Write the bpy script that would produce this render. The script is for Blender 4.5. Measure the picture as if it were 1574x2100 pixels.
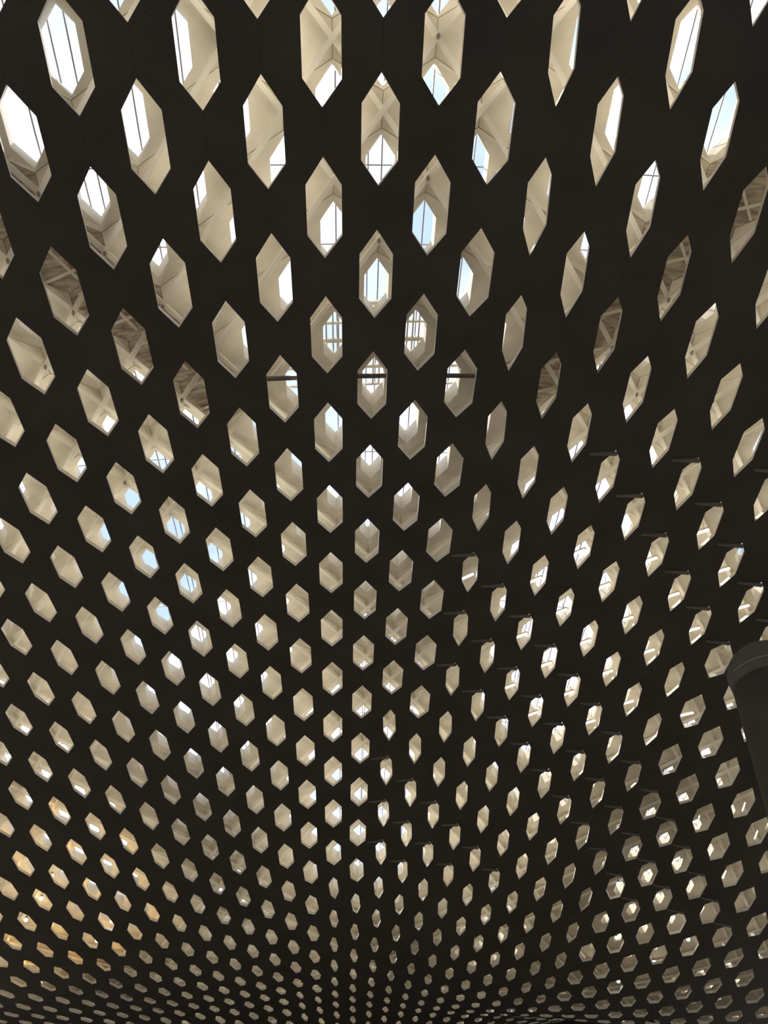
import bpy, math, random
import numpy as np
from mathutils import Vector, Matrix

for o in list(bpy.data.objects):
    bpy.data.objects.remove(o, do_unlink=True)
scene = bpy.context.scene
col = scene.collection
random.seed(7)
rng = np.random.default_rng(7)

# ------------------------------------------------------------------ camera
CAM = np.array([0.0, 0.0, 1.6])
cam_data = bpy.data.cameras.new('camera')
cam_data.sensor_fit = 'HORIZONTAL'
cam_data.sensor_width = 36.0
cam_data.lens = 36.0 * 1650.0 / 1574.0
cam_data.clip_start = 0.05
cam_data.clip_end = 400
cam = bpy.data.objects.new('camera', cam_data)
cam.location = CAM
cam.rotation_euler = (math.radians(135), 0, 0)
col.objects.link(cam)
scene.camera = cam

# ------------------------------------------------------------------ sky, sun, exposure
SUN_ELEV, SUN_AZ = 70.0, -35.0          # azimuth from the viewing direction, negative = to the left
world = bpy.data.worlds.new('sky')
scene.world = world
world.use_nodes = True
wn, wl = world.node_tree.nodes, world.node_tree.links
wn.clear()
wo = wn.new('ShaderNodeOutputWorld')
bg = wn.new('ShaderNodeBackground')
bg.inputs['Strength'].default_value = 1.0
tc = wn.new('ShaderNodeTexCoord')
nz = wn.new('ShaderNodeTexNoise')
nz.inputs['Scale'].default_value = 2.6
nz.inputs['Detail'].default_value = 5
rp = wn.new('ShaderNodeValToRGB')
rp.color_ramp.elements[0].position = 0.40
rp.color_ramp.elements[0].color = (0.66, 0.86, 1.25, 1)
rp.color_ramp.elements[1].position = 0.60
rp.color_ramp.elements[1].color = (1.6, 1.65, 1.75, 1)
wl.new(tc.outputs['Generated'], nz.inputs['Vector'])
wl.new(nz.outputs['Fac'], rp.inputs['Fac'])
# below the horizon: plain grey ground
sx = wn.new('ShaderNodeSeparateXYZ')
wl.new(tc.outputs['Generated'], sx.inputs['Vector'])
hz = wn.new('ShaderNodeMath'); hz.operation = 'GREATER_THAN'
hz.inputs[1].default_value = 0.0
wl.new(sx.outputs['Z'], hz.inputs[0])
mx = wn.new('ShaderNodeMix'); mx.data_type = 'RGBA'
mx.inputs['A'].default_value = (0.34, 0.31, 0.27, 1)
wl.new(hz.outputs[0], mx.inputs['Factor'])
wl.new(rp.outputs['Color'], mx.inputs['B'])
wl.new(mx.outputs['Result'], bg.inputs['Color'])
wl.new(bg.outputs['Background'], wo.inputs['Surface'])

sun_data = bpy.data.lights.new('sun', 'SUN')
sun_data.energy = 9.0
sun_data.angle = math.radians(1.0)
sun_data.color = (1.0, 0.93, 0.82)
sun = bpy.data.objects.new('sun', sun_data)
el, az = math.radians(SUN_ELEV), math.radians(SUN_AZ)
to_sun = Vector((math.sin(az) * math.cos(el), math.cos(az) * math.cos(el), math.sin(el)))
sun.rotation_euler = to_sun.to_track_quat('Z', 'Y').to_euler()
sun.location = to_sun * 40
col.objects.link(sun)

scene.view_settings.view_transform = 'Standard'
scene.view_settings.look = 'None'
scene.view_settings.gamma = 1.0
scene.view_settings.use_curve_mapping = False
scene.view_settings.exposure = 0.0
scene.cycles.max_bounces = 8
scene.cycles.diffuse_bounces = 6

# ------------------------------------------------------------------ materials
def material(name, color, rough=0.7, noise=0.0, scale=3.0, metallic=0.0, bump=0.0, color2=None, emit=None, emit_s=0.0, stretch=None):
    m = bpy.data.materials.new(name)
    m.use_nodes = True
    n, l = m.node_tree.nodes, m.node_tree.links
    b = n['Principled BSDF']
    b.inputs['Roughness'].default_value = rough
    b.inputs['Metallic'].default_value = metallic
    b.inputs['Base Color'].default_value = (*color, 1)
    if noise or color2:
        g = n.new('ShaderNodeNewGeometry')
        t = n.new('ShaderNodeTexNoise')
        t.inputs['Scale'].default_value = scale
        t.inputs['Detail'].default_value = 6
        src = g.outputs['Position']
        if stretch:
            mp = n.new('ShaderNodeMapping')
            mp.inputs['Scale'].default_value = stretch
            l.new(src, mp.inputs['Vector'])
            src = mp.outputs['Vector']
        l.new(src, t.inputs['Vector'])
        r = n.new('ShaderNodeValToRGB')
        c2 = color2 or tuple(min(1, c * (1 + noise)) for c in color)
        c1 = color if color2 else tuple(c * (1 - noise) for c in color)
        r.color_ramp.elements[0].position = 0.35
        r.color_ramp.elements[1].position = 0.65
        r.color_ramp.elements[0].color = (*c1, 1)
        r.color_ramp.elements[1].color = (*c2, 1)
        l.new(t.outputs['Fac'], r.inputs['Fac'])
        l.new(r.outputs['Color'], b.inputs['Base Color'])
        if bump:
            bp = n.new('ShaderNodeBump')
            bp.inputs['Strength'].default_value = bump
            bp.inputs['Distance'].default_value = 0.01
            l.new(t.outputs['Fac'], bp.inputs['Height'])
            l.new(bp.outputs['Normal'], b.inputs['Normal'])
    if emit:
        b.inputs['Emission Color'].default_value = (*emit, 1)
        b.inputs['Emission Strength'].default_value = emit_s
    return m

M = {
    'dark': material('dark_bronze_sheet', (0.085, 0.073, 0.060), 0.6, noise=0.12, scale=1.3),
    'cream_back': material('cream_back_coat', (0.84, 0.82, 0.77), 0.8, noise=0.04, scale=2.0),
    'roof': material('cream_roof_panel', (0.70, 0.645, 0.53), 0.85, noise=0.10, scale=3.2),
    'weathered': material('weathered_roof_panel', (0.32, 0.27, 0.21), 0.8, color2=(0.68, 0.60, 0.47), scale=6.0, stretch=(1, 4, 1)),
    'beam': material('cream_steel', (0.86, 0.81, 0.70), 0.6, noise=0.04, scale=4.0),
    'rod': material('grey_mauve_rod', (0.16, 0.13, 0.13), 0.5, noise=0.1, scale=8.0),
    'fitting': material('dark_fitting', (0.10, 0.085, 0.07), 0.5, noise=0.1, scale=10.0),
    'plate': material('brown_plate', (0.30, 0.25, 0.20), 0.6, noise=0.15, scale=10.0),
    'wisp': material('grey_light_wisp', (0.25, 0.23, 0.20), 0.7, noise=0.1, scale=6.0),  # grey standing in for soft wisps of light
    'amber': material('amber_tube', (0.9, 0.7, 0.4), 0.5, noise=0.02, emit=(1.0, 0.64, 0.20), emit_s=6.0),
    'floor': material('grey_paving', (0.30, 0.27, 0.23), 0.8, noise=0.1, scale=2.0),
    'wall': material('dark_wall', (0.07, 0.062, 0.054), 0.85, noise=0.1, scale=2.0),
    'column': material('charcoal_column', (0.105, 0.10, 0.09), 0.75, noise=0.12, scale=3.0),
    'head': material('lit_column_head', (0.17, 0.165, 0.15), 0.7, noise=0.12, scale=3.0),  # column grey lightened to carry the soft light on the dome
    'housing': material('lamp_housing', (0.62, 0.57, 0.48), 0.5, noise=0.05, scale=6.0),
    'tube': material('strip_diffuser', (0.9, 0.87, 0.8), 0.5, noise=0.02, emit=(1.0, 0.90, 0.74), emit_s=2.2),
    'warm_globe': material('warm_globe', (0.9, 0.8, 0.6), 0.5, noise=0.02, emit=(1.0, 0.78, 0.48), emit_s=9.0),
}

# ------------------------------------------------------------------ the vault surface, measured in lattice steps
# c = half-steps across (0.5 m each), r = rows along (0.7 m each); result is relative to the room origin
EX = [(0, 0), (0, 1), (0, 2), (0, 3), (0, 4), (0, 5), (1, 0), (1, 1), (1, 2), (1, 3), (1, 4), (1, 5), (2, 0), (2, 1), (2, 2), (2, 3), (2, 4), (3, 0), (3, 1), (3, 2), (3, 3), (4, 0), (4, 1), (4, 2), (5, 0), (5, 1), (6, 0)]
W = np.array([[-0.47108, 14.602, 7.5053], [-0.48385, 13.101, -1.9108], [-0.011079, -0.35884, -2.1916], [-0.051571, 0.59271, 3.4587], [0.010331, 0.41324, 1.992], [0.054497, -0.46331, -2.2697], [7.7198, 0.26323, 0.33847], [-0.47021, -0.010983, -0.3198], [-1.0511, -0.24854, -0.34159], [1.4075, 0.20249, -0.5651], [1.0984, 0.16645, 0.43712], [-1.2693, -0.15414, 0.58041], [0.038566, -0.079637, -1.6972], [-0.058334, 0.53264, -0.14677], [0.032439, 0.10202, 0.70525], [0.026948, -0.48607, 0.428], [0.0071893, 0.062813, -0.19959], [-0.41504, -0.024184, -0.33235], [0.18355, -0.010695, 0.14806], [0.17843, 0.054119, 0.27341], [0.094061, -0.11344, 0.037011], [-0.023779, 0.093924, 0.68962], [0.022384, -0.2679, 0.46871], [-0.0024149, 0.098693, -0.4554], [0.14503, 0.010511, 0.16701], [-0.16395, 0.039464, -0.18615], [-0.0039597, -0.0013438, -0.26333]])

def poly(u, v):
    a = u / 15.0
    b = (v - 18.0) / 19.0
    return np.stack([a ** i * b ** j for i, j in EX], -1) @ W

def surf(u, v):
    """vault surface; past the measured patch it runs on straight"""
    u = np.asarray(u, float)
    v = np.asarray(v, float)
    vc = np.clip(v, -1.5, 38.0)
    ul = np.clip(9.0 + 0.30 * vc, 8.5, 16.0)
    uc = np.clip(u, -ul, ul)
    p = poly(uc, vc)
    h = 0.05
    du = (poly(uc + h, vc) - poly(uc - h, vc)) / (2 * h)
    dv = (poly(uc, vc + h) - poly(uc, vc - h)) / (2 * h)
    du = du * np.array([1, 1, 0.8])
    dv = dv * np.array([1, 1, 0.5])
    return p + du * (u - uc)[..., None] + dv * (v - vc)[..., None] + CAM

def normal(u, v):
    h = 0.08
    n = np.cross(surf(u + h, v) - surf(u - h, v), surf(u, v + h) - surf(u, v - h))
    return n / np.linalg.norm(n, axis=-1, keepdims=True)

def at(u, v, off):
    u = np.asarray(u, float)
    v = np.asarray(v, float)
    off = np.asarray(off, float)
    return surf(u, v) + normal(u, v) * off[..., None]

S2 = math.sqrt(0.5)
def project(p):
    q = np.asarray(p) - CAM
    x = q[..., 0]
    z = (q[..., 1] + q[..., 2]) * S2
    y = (q[..., 1] - q[..., 2]) * S2
    return 787 + 1650 * x / z, 1050 + 1650 * y / z, z

# ------------------------------------------------------------------ object helpers
def new_obj(name, verts, faces, mats, mat_idx=None, parent=None, smooth=False):
    me = bpy.data.meshes.new(name)
    me.from_pydata([tuple(map(float, p)) for p in verts], [], [tuple(f) for f in faces])
    for m in (mats if isinstance(mats, (list, tuple)) else [mats]):
        me.materials.append(m)
    if mat_idx is not None:
        me.polygons.foreach_set('material_index', mat_idx)
    if smooth:
        me.polygons.foreach_set('use_smooth', [True] * len(me.polygons))
    me.update()
    o = bpy.data.objects.new(name, me)
    col.objects.link(o)
    if parent is not None:
        o.parent = parent
    return o

def empty(name, loc=(0, 0, 0)):
    o = bpy.data.objects.new(name, None)
    o.empty_display_size = 0.2
    o.location = loc
    col.objects.link(o)
    return o

def tag(o, label=None, category=None, group=None, kind=None):
    if label: o['label'] = label
    if category: o['category'] = category
    if group: o['group'] = group
    if kind: o['kind'] = kind
    return o

class Bag:
    """collects verts and faces of one mesh"""
    def __init__(self):
        self.v, self.f, self.m = [], [], []
    def add(self, verts, faces, mi=None):
        b = len(self.v)
        self.v.extend(verts)
        self.f.extend([[i + b for i in f] for f in faces])
        self.m.extend(mi if mi is not None else [0] * len(faces))
    def build(self, name, mats, parent=None, smooth=False):
        return new_obj(name, self.v, self.f, mats, self.m, parent, smooth)

def box_path(pts, ups, w, h):
    """rectangular bar swept along points; returns verts, faces"""
    pts = np.asarray(pts, float)
    n = len(pts)
    V, Fc = [], []
    for i in range(n):
        t = pts[min(i + 1, n - 1)] - pts[max(i - 1, 0)]
        t /= np.linalg.norm(t)
        s = np.cross(t, ups[i]); s /= np.linalg.norm(s)
        u = np.cross(s, t)
        for a, b in ((-1, -1), (1, -1), (1, 1), (-1, 1)):
            V.append(pts[i] + s * a * w / 2 + u * b * h / 2)
    for i in range(n - 1):
        for k in range(4):
            a, b = i * 4 + k, i * 4 + (k + 1) % 4
            Fc.append((a, b, b + 4, a + 4))
    Fc.append((3, 2, 1, 0)); e = (n - 1) * 4
    Fc.append((e, e + 1, e + 2, e + 3))
    return V, Fc

def tube_path(pts, rad, seg=6):
    pts = np.asarray(pts, float)
    n = len(pts)
    V, Fc = [], []
    for i in range(n):
        t = pts[min(i + 1, n - 1)] - pts[max(i - 1, 0)]
        t /= np.linalg.norm(t)
        ref = np.array([0, 0, 1.0]) if abs(t[2]) < 0.9 else np.array([1.0, 0, 0])
        s = np.cross(t, ref); s /= np.linalg.norm(s)
        u = np.cross(s, t)
        for k in range(seg):
            a = 2 * math.pi * k / seg
            V.append(pts[i] + (s * math.cos(a) + u * math.sin(a)) * rad)
    for i in range(n - 1):
        for k in range(seg):
            a, b = i * seg + k, i * seg + (k + 1) % seg
            Fc.append((a, b, b + seg, a + seg))
    Fc.append(tuple(range(seg - 1, -1, -1)))
    Fc.append(tuple(range((n - 1) * seg, n * seg)))
    return V, Fc

# ------------------------------------------------------------------ unseen room shell, shaped for the light under the screen
def slab(name, lo, hi, mat):
    V = [(x, y, z) for x in (lo[0], hi[0]) for y in (lo[1], hi[1]) for z in (lo[2], hi[2])]
    Fc = [(0, 1, 3, 2), (4, 6, 7, 5), (0, 4, 5, 1), (2, 3, 7, 6), (0, 2, 6, 4), (1, 5, 7, 3)]
    o = new_obj(name, V, Fc, mat)
    o['kind'] = 'structure'
    return o
X0, X1, Y0, Y1, ZT = -13.0, 13.0, -6.0, 33.5, 11.5
slab('floor', (-45, -40, -0.2), (45, 75, 0), M['floor'])  # unseen paving, pale to bounce daylight up to the screen
ZB = 3.6                                  # unseen sides left open so daylight lifts the dark underside
slab('wall_left', (X0 - 0.25, Y0, 3.0), (X0, Y1, ZT), M['wall'])
slab('wall_right', (X1, Y0, ZB), (X1 + 0.25, Y1, ZT), M['wall'])
slab('wall_back', (X0 - 0.25, Y0 - 0.25, ZB), (X1 + 0.25, Y0, ZT), M['wall'])
slab('wall_front', (X0 - 0.25, Y1, 0.0), (X1 + 0.25, Y1 + 0.25, ZT), M['wall'])  # unseen wall brought down to the ground to darken the far rows

# ------------------------------------------------------------------ hexagon cells
HEX_A = [(0.0, -0.485), (0.164, -0.225), (0.167, 0.27), (0.0, 0.495), (-0.163, 0.255), (-0.165, -0.235)]
HEX_B = [(0.005, -0.46), (0.09, -0.30), (0.124, 0.18), (0.018, 0.505), (-0.095, 0.225), (-0.12, -0.225)]
HEX_C = [(0.009, -0.45), (0.168, -0.14), (0.172, 0.33), (-0.003, 0.51), (-0.155, 0.225), (-0.172, -0.17)]

HEX_D = [(0.0, -0.47), (0.109, -0.147), (0.137, 0.284), (0.002, 0.48), (-0.117, 0.142), (-0.13, -0.285)]
HEX_E = [(-0.07, -0.46), (0.03, -0.43), (0.147, 0.03), (0.122, 0.36), (0.0, 0.485), (-0.135, -0.045)]
HEX_F = [(-0.05, -0.46), (0.03, -0.43), (0.10, 0.05), (0.08, 0.38), (0.01, 0.485), (-0.095, -0.03)]

def mix(a, b, t):
    t = min(1.0, max(0.0, t))
    return [(p[0] * (1 - t) + q[0] * t, p[1] * (1 - t) + q[1] * t) for p, q in zip(a, b)]

def zone_of(r, c):
    if c >= 11 and r >= 12: return 'C'
    lim = 2.5 if r < 15.5 else 0.5 if r < 23.5 else -1.5 if r < 33.5 else -3.5
    return 'B' if c > lim else 'A'

def zone(r, c):
    """hole outline; it narrows and leans towards the sides and the far end"""
    z = zone_of(r, c)
    if z == 'C': return HEX_C
    if z == 'B': return mix(HEX_B, HEX_F, (r - 22) / 8 * min(1.0, max(0.0, (6 - c) / 5)))
    side = min(1.0, max(0.0, (-c - 2) / 7)) * min(1.0, max(0.0, (r - 3) / 8))
    return mix(mix(HEX_A, HEX_D, 0.75 * side), HEX_E, min(0.9, (r - 21) / 9))

def cell_hex(w, h):
    """outline of one staggered cell: w apart across, h between rows"""
    yt = (w * w / 4 + h * h) / (2 * h)
    ys = (h * h - w * w / 4) / (2 * h)
    return [(0, -yt), (w / 2, -ys), (w / 2, ys), (0, yt), (-w / 2, ys), (-w / 2, -ys)]

def rings(u, v, poly2d, off, k=1.0):
    """rings of points round many cells at once: (cells, corners, 3)"""
    p = np.broadcast_to(np.asarray(poly2d, float) * k, (len(u),) + np.asarray(poly2d).shape[-2:])
    U = np.asarray(u)[:, None] + 2 * p[..., 0]
    Vv = np.asarray(v)[:, None] + p[..., 1] / 0.7
    return at(U, Vv, np.full(U.shape, off))

def quads(a, b, n=6):
    return [(a + i, a + (i + 1) % n, b + (i + 1) % n, b + i) for i in range(n)]

def place(name, verts, faces, mi, near, mats, parent, rest_name, labels=None):
    """first the single parts, then all the others as one mesh"""
    for i in range(near):
        o = new_obj(name, verts[i], faces, mats, mi[i], parent)
        if labels and labels[i]: o['label'] = labels[i]
    if near < len(verts):
        bag = Bag()
        for i in range(near, len(verts)):
            bag.add(list(verts[i]), faces, mi[i])
        return bag.build(rest_name, mats, parent)

def order(u, v, off):
    """cells sorted by how large they show"""
    x, y, z = project(at(u, v, np.full(len(u), off)))
    vis = (x > -60) & (x < 1634) & (y > -110) & (y < 2110) & (z > 0)
    return np.argsort(np.where(vis, z, 1e6 + np.abs(z)))

# the dark perforated ceiling
CELL = cell_hex(1.0, 0.7)
T_SCREEN = 0.06
def in_patch(r, c):
    return -4 <= r <= 45 and abs(c) <= 11 + 0.38 * max(r, -2)
ceiling = tag(empty('ceiling'), 'dark bronze vaulted ceiling screen pierced by rows of elongated hexagonal holes', kind='structure')
cells = [(r, c) for r in range(-12, 50) for c in range(-30, 31) if (r + c) % 2 == 1]
pierced = np.array([k for k in cells if in_patch(*k)], float)
solid = np.array([k for k in cells if not in_patch(*k)], float)
pierced = pierced[order(pierced[:, 1], pierced[:, 0], 0.0)]
holes = np.array([zone(r, c) for r, c in pierced])
u, v = pierced[:, 1], pierced[:, 0]
V = np.concatenate([rings(u, v, CELL, 0.0, 0.997), rings(u, v, CELL, 0.002), rings(u, v, CELL, T_SCREEN),
                    rings(u, v, holes, 0.0), rings(u, v, holes, T_SCREEN)], 1)
Fc = quads(18, 0) + quads(0, 6) + quads(6, 12) + quads(12, 24) + quads(24, 18)
MI = [[0] * 18 + [1] * 12] * len(V)
SM = [M['dark'], M['cream_back']]
tag(place('ceiling_panel', V, Fc, MI, 300, SM, ceiling, 'ceiling_panels_beyond'), kind='stuff')
# added grey strips imitating light wisps, upper left of holes on the right
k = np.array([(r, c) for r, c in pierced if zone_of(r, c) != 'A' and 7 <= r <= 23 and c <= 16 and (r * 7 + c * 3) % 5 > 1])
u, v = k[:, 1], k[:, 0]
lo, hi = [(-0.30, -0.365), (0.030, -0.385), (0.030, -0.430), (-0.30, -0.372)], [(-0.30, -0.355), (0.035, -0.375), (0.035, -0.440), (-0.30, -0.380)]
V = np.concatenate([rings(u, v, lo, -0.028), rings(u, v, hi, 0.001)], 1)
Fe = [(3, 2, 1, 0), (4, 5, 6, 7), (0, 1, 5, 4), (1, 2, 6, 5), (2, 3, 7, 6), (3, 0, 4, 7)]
place('wisp_strip', V, Fe, [[0] * 6] * len(V), len(V), [M['wisp']], ceiling, '')
u, v = solid[:, 1], solid[:, 0]
V = np.concatenate([rings(u, v, CELL, 0.0, 0.997), rings(u, v, CELL, 0.002), rings(u, v, CELL, T_SCREEN)], 1)
Fc = [(5, 4, 3, 2, 1, 0)] + quads(0, 6) + quads(6, 12) + [tuple(range(12, 18))]
place('', V, Fc, [[0] * 13 + [1]] * len(V), 0, SM, ceiling, 'ceiling_border')

# ------------------------------------------------------------------ the cream roof shell above, its own staggered lattice
RA, RB, RV0, RU0 = 0.8755, 0.9210, -0.1287, 0.0908
RD, RT = 0.36, 0.28
def rpos(R, C): return C * RA + RU0, R * RB + RV0
RCELL = cell_hex(RA, RB * 0.7)
ROPEN = [(0, -0.43), (0.145, -0.20), (0.145, 0.22), (0, 0.44), (-0.145, 0.22), (-0.145, -0.20)]
def on_belt(u, v):
    a = abs(u)
    return abs(v - (9.0 - a)) < 0.75 and 3.4 < a < 9.5
roof = tag(empty('ceiling_roof'), 'cream coffered roof shell above the dark screen, with hexagonal openings to the sky', kind='structure')
rc = [rpos(R, C) for R in range(-13, 54) for C in range(-34, 35) if (R + C) % 2 == 0]
inside = lambda u, v: -4 <= v <= 46 and abs(u) <= 12 + 0.38 * max(v, -2)
opened = np.array([k for k in rc if inside(*k) and not on_belt(*k)])
closed = np.array([k for k in rc if inside(*k) and on_belt(*k)])
rsolid = np.array([k for k in rc if not inside(*k)])
RM = [M['roof'], M['weathered']]
opened = opened[order(opened[:, 0], opened[:, 1], RD)]
u, v = opened[:, 0], opened[:, 1]
OP = np.array(ROPEN)[None] * (np.clip(1.0 - 0.09 * (v - 1.0), 0.88, 1.0) * np.where((np.abs(u) > 8.5) & (v > 17), np.where(u > 0, 0.75, 0.88), 1.0) * np.clip(1.0 - 0.05 * (v - 22), 0.7, 1.0))[:, None, None]   # the openings get smaller away from the crown
V = np.concatenate([rings(u, v, RCELL, RD, 0.99), rings(u, v, RCELL, RD + 0.012), rings(u, v, RCELL, RD + RT),
                    rings(u, v, OP, RD + 0.04), rings(u, v, OP, RD + RT)], 1)
Fc = quads(18, 0) + quads(0, 6) + quads(6, 12) + quads(12, 24) + quads(24, 18)
tag(place('roof_panel', V, Fc, [[0] * 30] * len(V), 300, RM, roof, 'roof_panels_beyond'), kind='stuff')
def closed_tiles(k):
    u, v = k[:, 0], k[:, 1]
    V = np.concatenate([rings(u, v, RCELL, RD, 0.99), rings(u, v, RCELL, RD + 0.012), rings(u, v, RCELL, RD + RT), rings(u, v, RCELL, RD + 0.05, 0.45)], 1)
    return V, quads(18, 0) + quads(0, 6) + quads(6, 12) + [tuple(range(12, 18))] + [(23, 22, 21, 20, 19, 18)]
V, Fc = closed_tiles(closed)
place('closed_roof_panel', V, Fc, [[1] * len(Fc)] * len(V), len(V), RM, roof, '', ['brown weathered closed roof panel'] * len(V))
slat_no = 0
for (u0, v0) in closed:
    for (x0, y0), (x1, y1) in (((-0.36, -0.10), (0.30, -0.30)), ((-0.30, 0.32), (0.36, 0.06)), ((-0.2, -0.22), (0.12, 0.34))):
        j = rng.uniform(-0.05, 0.05)
        pu, pv = np.array([u0 + 2 * x0, u0 + 2 * x1]), np.array([v0 + (y0 + j) / 0.7, v0 + (y1 + j) / 0.7])
        Vs, Fs = box_path(at(pu, pv, np.full(2, RD + 0.0)), normal(pu, pv), 0.028, 0.02)
        new_obj('slat', Vs, Fs, M['beam'], None, roof)
V, Fc = closed_tiles(rsolid)
place('', V, Fc, [[0] * len(Fc)] * len(V), 0, RM, roof, 'roof_border')

# ------------------------------------------------------------------ diagonal beam grid hung under the roof shell
frame = tag(empty('beam_grid'), 'cream diagonal steel beam grid crossing between the dark screen and the roof', 'beam grid')
def sweep(uv, off):
    uv = np.array(uv, float)
    return at(uv[:, 0], uv[:, 1], np.full(len(uv), off)), normal(uv[:, 0], uv[:, 1])
for sgn in (1, -1):
    for k in range(-61, 62, 2):
        run = []
        for R in range(-6, 50):
            C = sgn * (R - 22) + k
            u, v = rpos(R, C)
            if abs(u) <= 11 + 0.36 * max(v, -2) and -5 <= v <= 45:
                run.append((u, v))
        if len(run) < 4: continue
        off = RD - 0.055 if sgn > 0 else RD - 0.085
        P, Nn = sweep(run, off)
        V, Fc = box_path(P, Nn, 0.05, 0.03)
        new_obj('diagonal_beam', V, Fc, M['beam'], None, frame)



# dark fittings where the beams cross
nodes = np.array([rpos(R, C) for R in range(-2, 24) for C in range(-16, 17) if (R + C) % 2 == 1])
nodes = nodes[order(nodes[:, 0], nodes[:, 1], RD)][::2][:45]
hexa = [(0.016 * math.cos(a * math.pi / 3), 0.03 * math.sin(a * math.pi / 3)) for a in range(6)]
V = np.concatenate([rings(nodes[:, 0], nodes[:, 1], hexa, RD - 0.118), rings(nodes[:, 0], nodes[:, 1], hexa, RD - 0.100)], 1)
place('node_plate', V, quads(0, 6) + [(5, 4, 3, 2, 1, 0), tuple(range(6, 12))], [[0] * 8] * len(V), len(V), [M['plate']], frame, '')

# ------------------------------------------------------------------ tie rods above the roof openings
net = tag(empty('tie_rod_net'), 'thin dark tie rods running over the roof openings against the sky', 'rods')
TOP = RD + RT
for C in range(-22, 23):
    for k, (sh, sl) in enumerate(((0.08, 0.0), (-0.05, 0.012))):
        if k == 1 and C % 3: continue
        run = []
        for v in np.arange(-3.5, 34, 1.5):
            u = C * RA + RU0 + sh + sl * (v - 12) 
            if abs(u) <= 9.5 + 0.36 * max(v, -2): run.append((u, v))
        if len(run) < 3: continue
        P, Nn = sweep(run, TOP + 0.06 + 0.03 * k)
        V, Fc = tube_path(P, 0.0075, 5)
        new_obj('tie_rod', V, Fc, M['rod'], None, net)
for v in (-1.9, 1.72, 3.05, 7.6, 12.2, 16.9, 21.4):
    lim = 9.0 + 0.36 * v
    P, Nn = sweep([(u, v + 0.02 * u) for u in np.arange(-lim, lim, 1.2)], TOP + 0.13)
    V, Fc = tube_path(P, 0.007, 5)
    new_obj('tie_rod', V, Fc, M['rod'], None, net)

# light cross bars over the openings at the crown of the view
bars = tag(empty('glazing_bar_frame'), 'pale bars dividing the sky openings high in the middle into small panes', 'glazing bars')
for v, w in ((4.05, 0.05), (4.42, 0.025), (4.78, 0.05), (5.35, 0.04), (5.75, 0.025)):
    P, Nn = sweep([(u, v) for u in np.arange(-1.9, 2.15, 0.5)], TOP + 0.025)
    V, Fc = box_path(P, Nn, w, 0.03)
    new_obj('glazing_bar', V, Fc, M['beam'], None, bars)
for u in (-0.95, -0.80, -0.68, 0.12, 0.26, 0.86, 0.98, 1.12):
    P, Nn = sweep([(u, v) for v in np.arange(4.05, 5.8, 0.43)], TOP + 0.02)
    V, Fc = box_path(P, Nn, 0.018, 0.02)
    new_obj('glazing_bar', V, Fc, M['housing'], None, bars)

# dark pipe slung across the middle
P, Nn = sweep([(u, 5.02 + 0.012 * u) for u in np.arange(-3.4, 3.3, 0.55)], 0.20)
V, Fc = tube_path(P, 0.028, 8)
pipe = tag(empty('dark_pipe'), 'dark brown pipe crossing behind three holes high in the middle', 'pipe')
new_obj('pipe_run', V, Fc, M['fitting'], None, pipe, True)
for u in (-3.3, -1.1, 1.1, 3.1):
    P, Nn = sweep([(u, 5.02), (u, 5.02)], 0.2)
    V, Fc = tube_path([P[0] + Nn[0] * 0.02, P[0] + Nn[0] * (RD - 0.2 + 0.02)], 0.008, 6)
    new_obj('hanger', V, Fc, M['fitting'], None, pipe)

# ------------------------------------------------------------------ short strip lamps above the holes on the right
ORD = ['first', 'second', 'third', 'fourth', 'fifth', 'sixth', 'seventh', 'eighth', 'ninth']
lamp_cells = {8: (9,), 9: (6, 8, 10), 10: (3, 5, 7, 9, 11), 11: (6, 8, 10), 12: (5, 7, 9), 13: (6, 8), 14: (5, 7, 9, 11), 15: (6, 8)}
for i, (r, cs) in enumerate(sorted(lamp_cells.items())):
    for j, c in enumerate(cs):
        root = empty('strip_lamp', tuple(at(c - 0.10, r + 0.50, 0.15)))
        row = '%s lamp row from the top' % ORD[i] if i else 'topmost lamp row'
        which = 'single' if len(cs) == 1 else ORD[j]
        tag(root, ('single glowing cream strip lamp, %s' % row) if len(cs) == 1 else '%s glowing cream strip lamp from the left, %s' % (which, row), 'lamp', 'short strip lamps behind the holes on the right')
        a, b = (c - 0.36, r + 0.66), (c + 0.16, r + 0.34)
        P, Nn = sweep([a, b], 0.15)
        base = np.array(root.location)
        V, Fc = box_path(P - base, Nn, 0.034, 0.020)
        new_obj('diffuser', V, Fc, M['tube'], None, root)
        P2 = P + (P - P.mean(0)) * 0.06 + Nn * 0.021
        V, Fc = box_path(P2 - base, Nn, 0.044, 0.022)
        new_obj('housing', V, Fc, M['housing'], None, root)
        for e in range(2):
            q = P2[e] * 0.8 + P2[1 - e] * 0.2
            V, Fc = tube_path([q + Nn[0] * 0.01 - base, q + Nn[0] * (RD - 0.165) - base], 0.004, 5)
            new_obj('hanger', V, Fc, M['housing'], None, root)

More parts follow.
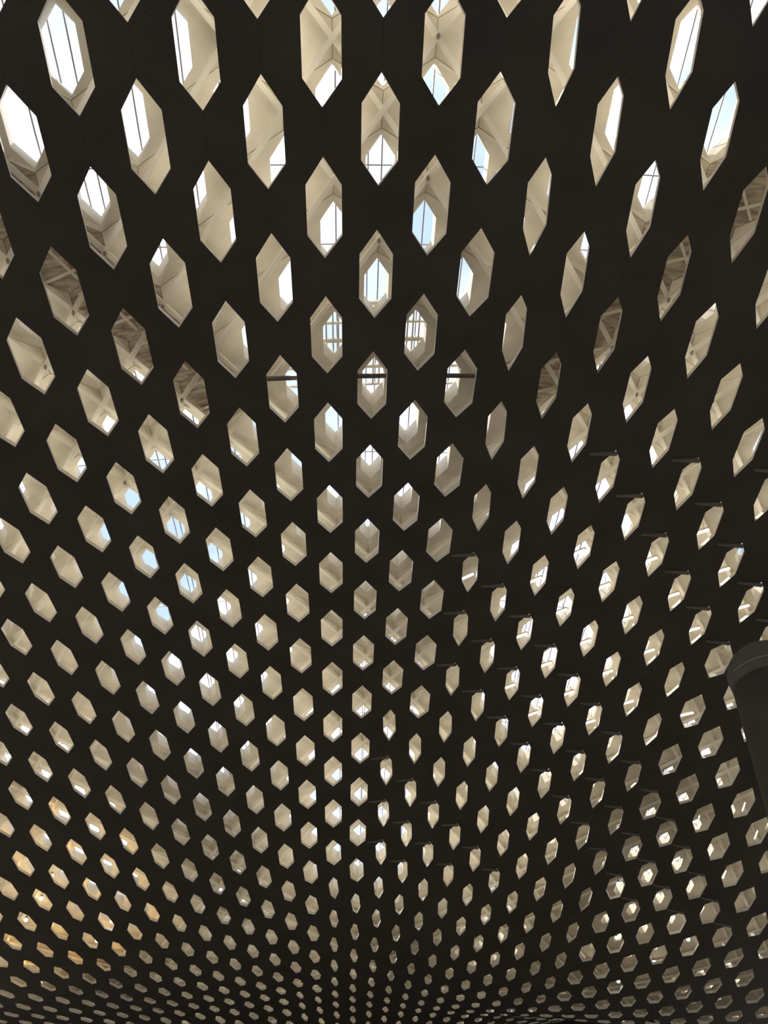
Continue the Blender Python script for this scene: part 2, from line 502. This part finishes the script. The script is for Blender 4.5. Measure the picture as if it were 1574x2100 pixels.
# ------------------------------------------------------------------ small hanging globe lamps
def lathe(prof, seg=14):
    V, Fc = [], []
    for r, z in prof:
        for k in range(seg):
            t = 2 * math.pi * k / seg
            V.append((r * math.cos(t), r * math.sin(t), z))
    for i in range(len(prof) - 1):
        for k in range(seg):
            a, b = i * seg + k, i * seg + (k + 1) % seg
            Fc.append((a, b, b + seg, a + seg))
    Fc.append(tuple(range(seg - 1, -1, -1)))
    Fc.append(tuple(range((len(prof) - 1) * seg, len(prof) * seg)))
    return V, Fc
globe = lathe([(0.012 + 0.033 * math.sin(a), -0.035 * math.cos(a)) for a in np.linspace(0.0, 2.6, 8)])
socket = lathe([(0.02, 0.028), (0.022, 0.03), (0.02, 0.06), (0.008, 0.075)])
def globe_lamp(r, c, warm, power, label, group):
    p = at(c, r, 0.17)
    root = tag(empty('globe_lamp', tuple(p)), label, 'lamp', group)
    new_obj('globe', *globe, M['warm_globe'] if warm else M['tube'], None, root, True)
    new_obj('socket', *socket, M['fitting'], None, root, True)
    V, Fc = tube_path([(0, 0, 0.07), (0, 0, 0.17)], 0.004, 5)
    new_obj('cord', V, Fc, M['fitting'], None, root)
    ld = bpy.data.lights.new('globe_light', 'POINT')
    ld.energy = power
    ld.color = (1.0, 0.70, 0.34) if warm else (1.0, 0.93, 0.82)
    ld.shadow_soft_size = 0.05
    lo = bpy.data.objects.new('globe_light', ld)
    lo.parent = root
    lo.location = (0, 0, -0.06)
    col.objects.link(lo)
for i, (u0, r0, r1) in enumerate(((-15.5, 23.0, 28.5), (-13.5, 19.0, 28.0), (-11.5, 17.5, 27.5), (-9.5, 19.5, 26.5))):
    root = tag(empty('light_strip', tuple(at(u0, (r0 + r1) / 2, 0.2))), '%s amber light strip from the left, behind the golden holes lower left' % ORD[i], 'lamp', 'amber light strips lower left')
    base = np.array(root.location)
    P, Nn = sweep([(u0, r) for r in np.linspace(r0, r1, 9)], 0.2)
    V, Fc = tube_path(P - base, 0.010, 6)
    new_obj('glowing_tube', V, Fc, M['amber'], None, root, True)
    V, Fc = box_path(P - Nn * 0.016 - base, Nn, 0.03, 0.012)
    new_obj('channel', V, Fc, M['housing'], None, root)
    for e in (0, 4, 8):
        V, Fc = tube_path([P[e] - Nn[e] * 0.012 - base, P[e] + Nn[e] * 0.10 - base], 0.004, 5)
        new_obj('hanger', V, Fc, M['fitting'], None, root)
cool = [(22.2, 11.2), (23.2, 13.9), (24.1, 15.0), (25.1, 12.1), (26.0, 14.2), (27.1, 11.3), (28.1, 13.2)]
for i, (r, c) in enumerate(cool):
    globe_lamp(r, c, False, 0.4, '%s white globe lamp from the top, behind the holes lower right' % ORD[i].capitalize(), 'white globe lamps lower right')

left = [(21.25, -12.4), (22.3, -13.2), (23.3, -14.2), (24.5, -10.9), (25.6, -11.9)]
for i, (r, c) in enumerate(left):
    globe_lamp(r, c, False, 0.25, '%s white globe lamp from the top, among the golden holes lower left' % ORD[i].capitalize(), 'white globe lamps lower left')

# short bars running along the vault, behind the wide holes under the column
ups = [(18, 13, 0.0), (19, 14, -0.2), (17, 14, 0.25), (18, 15, 0.2), (20, 13, 0.15), (20, 15, -0.1), (21, 12, 0.1)]
ups.sort(key=lambda k: float(project(at(k[1] + k[2], k[0], 0.15))[0]))
for i, (r, c, sh) in enumerate(ups):
    root = tag(empty('bar_lamp', tuple(at(c + sh, r + 0.5, 0.15))), '%s upright glowing bar from the left, behind the wide holes below the column head' % ORD[i], 'lamp', 'upright bar lamps behind the wide holes lower right')
    base = np.array(root.location)
    P, Nn = sweep([(c + sh - 0.03, r + 0.26), (c + sh + 0.03, r + 0.62)], 0.15)
    V, Fc = box_path(P - base, Nn, 0.018, 0.016)
    new_obj('diffuser', V, Fc, M['tube'], None, root)
    V, Fc = box_path(P + Nn * 0.018 - base, Nn, 0.026, 0.02)
    new_obj('housing', V, Fc, M['housing'], None, root)
    V, Fc = tube_path([P.mean(0) + Nn[0] * 0.02 - base, P.mean(0) + Nn[0] * 0.14 - base], 0.004, 5)
    new_obj('hanger', V, Fc, M['housing'], None, root)

# ------------------------------------------------------------------ charcoal column with a domed head, right edge
CX, CY, CT = 4.52, 8.05, 7.32
colm = tag(empty('column', (CX, CY, 0)), 'dark charcoal round column with a domed head at the right edge', 'column')
new_obj('base_plate', *lathe([(0.98, 0.0), (0.98, 0.04), (0.92, 0.06)], 40), M['column'], None, colm, False)
new_obj('shaft', *lathe([(0.80, 0.05), (0.66, 3.0), (0.54, 5.2), (0.47, 6.3), (0.44, CT - 0.52)], 48), M['column'], None, colm, True)
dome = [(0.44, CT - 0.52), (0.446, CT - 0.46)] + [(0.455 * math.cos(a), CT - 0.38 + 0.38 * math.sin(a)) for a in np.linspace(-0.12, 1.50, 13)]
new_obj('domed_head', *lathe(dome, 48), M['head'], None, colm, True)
seam = [(0.4575 * math.cos(t), 0.4575 * math.sin(t), CT - 0.40) for t in np.linspace(-2.9, -1.9, 12)]
new_obj('bright_seam', *tube_path(seam, 0.004, 5), M['housing'], None, colm)
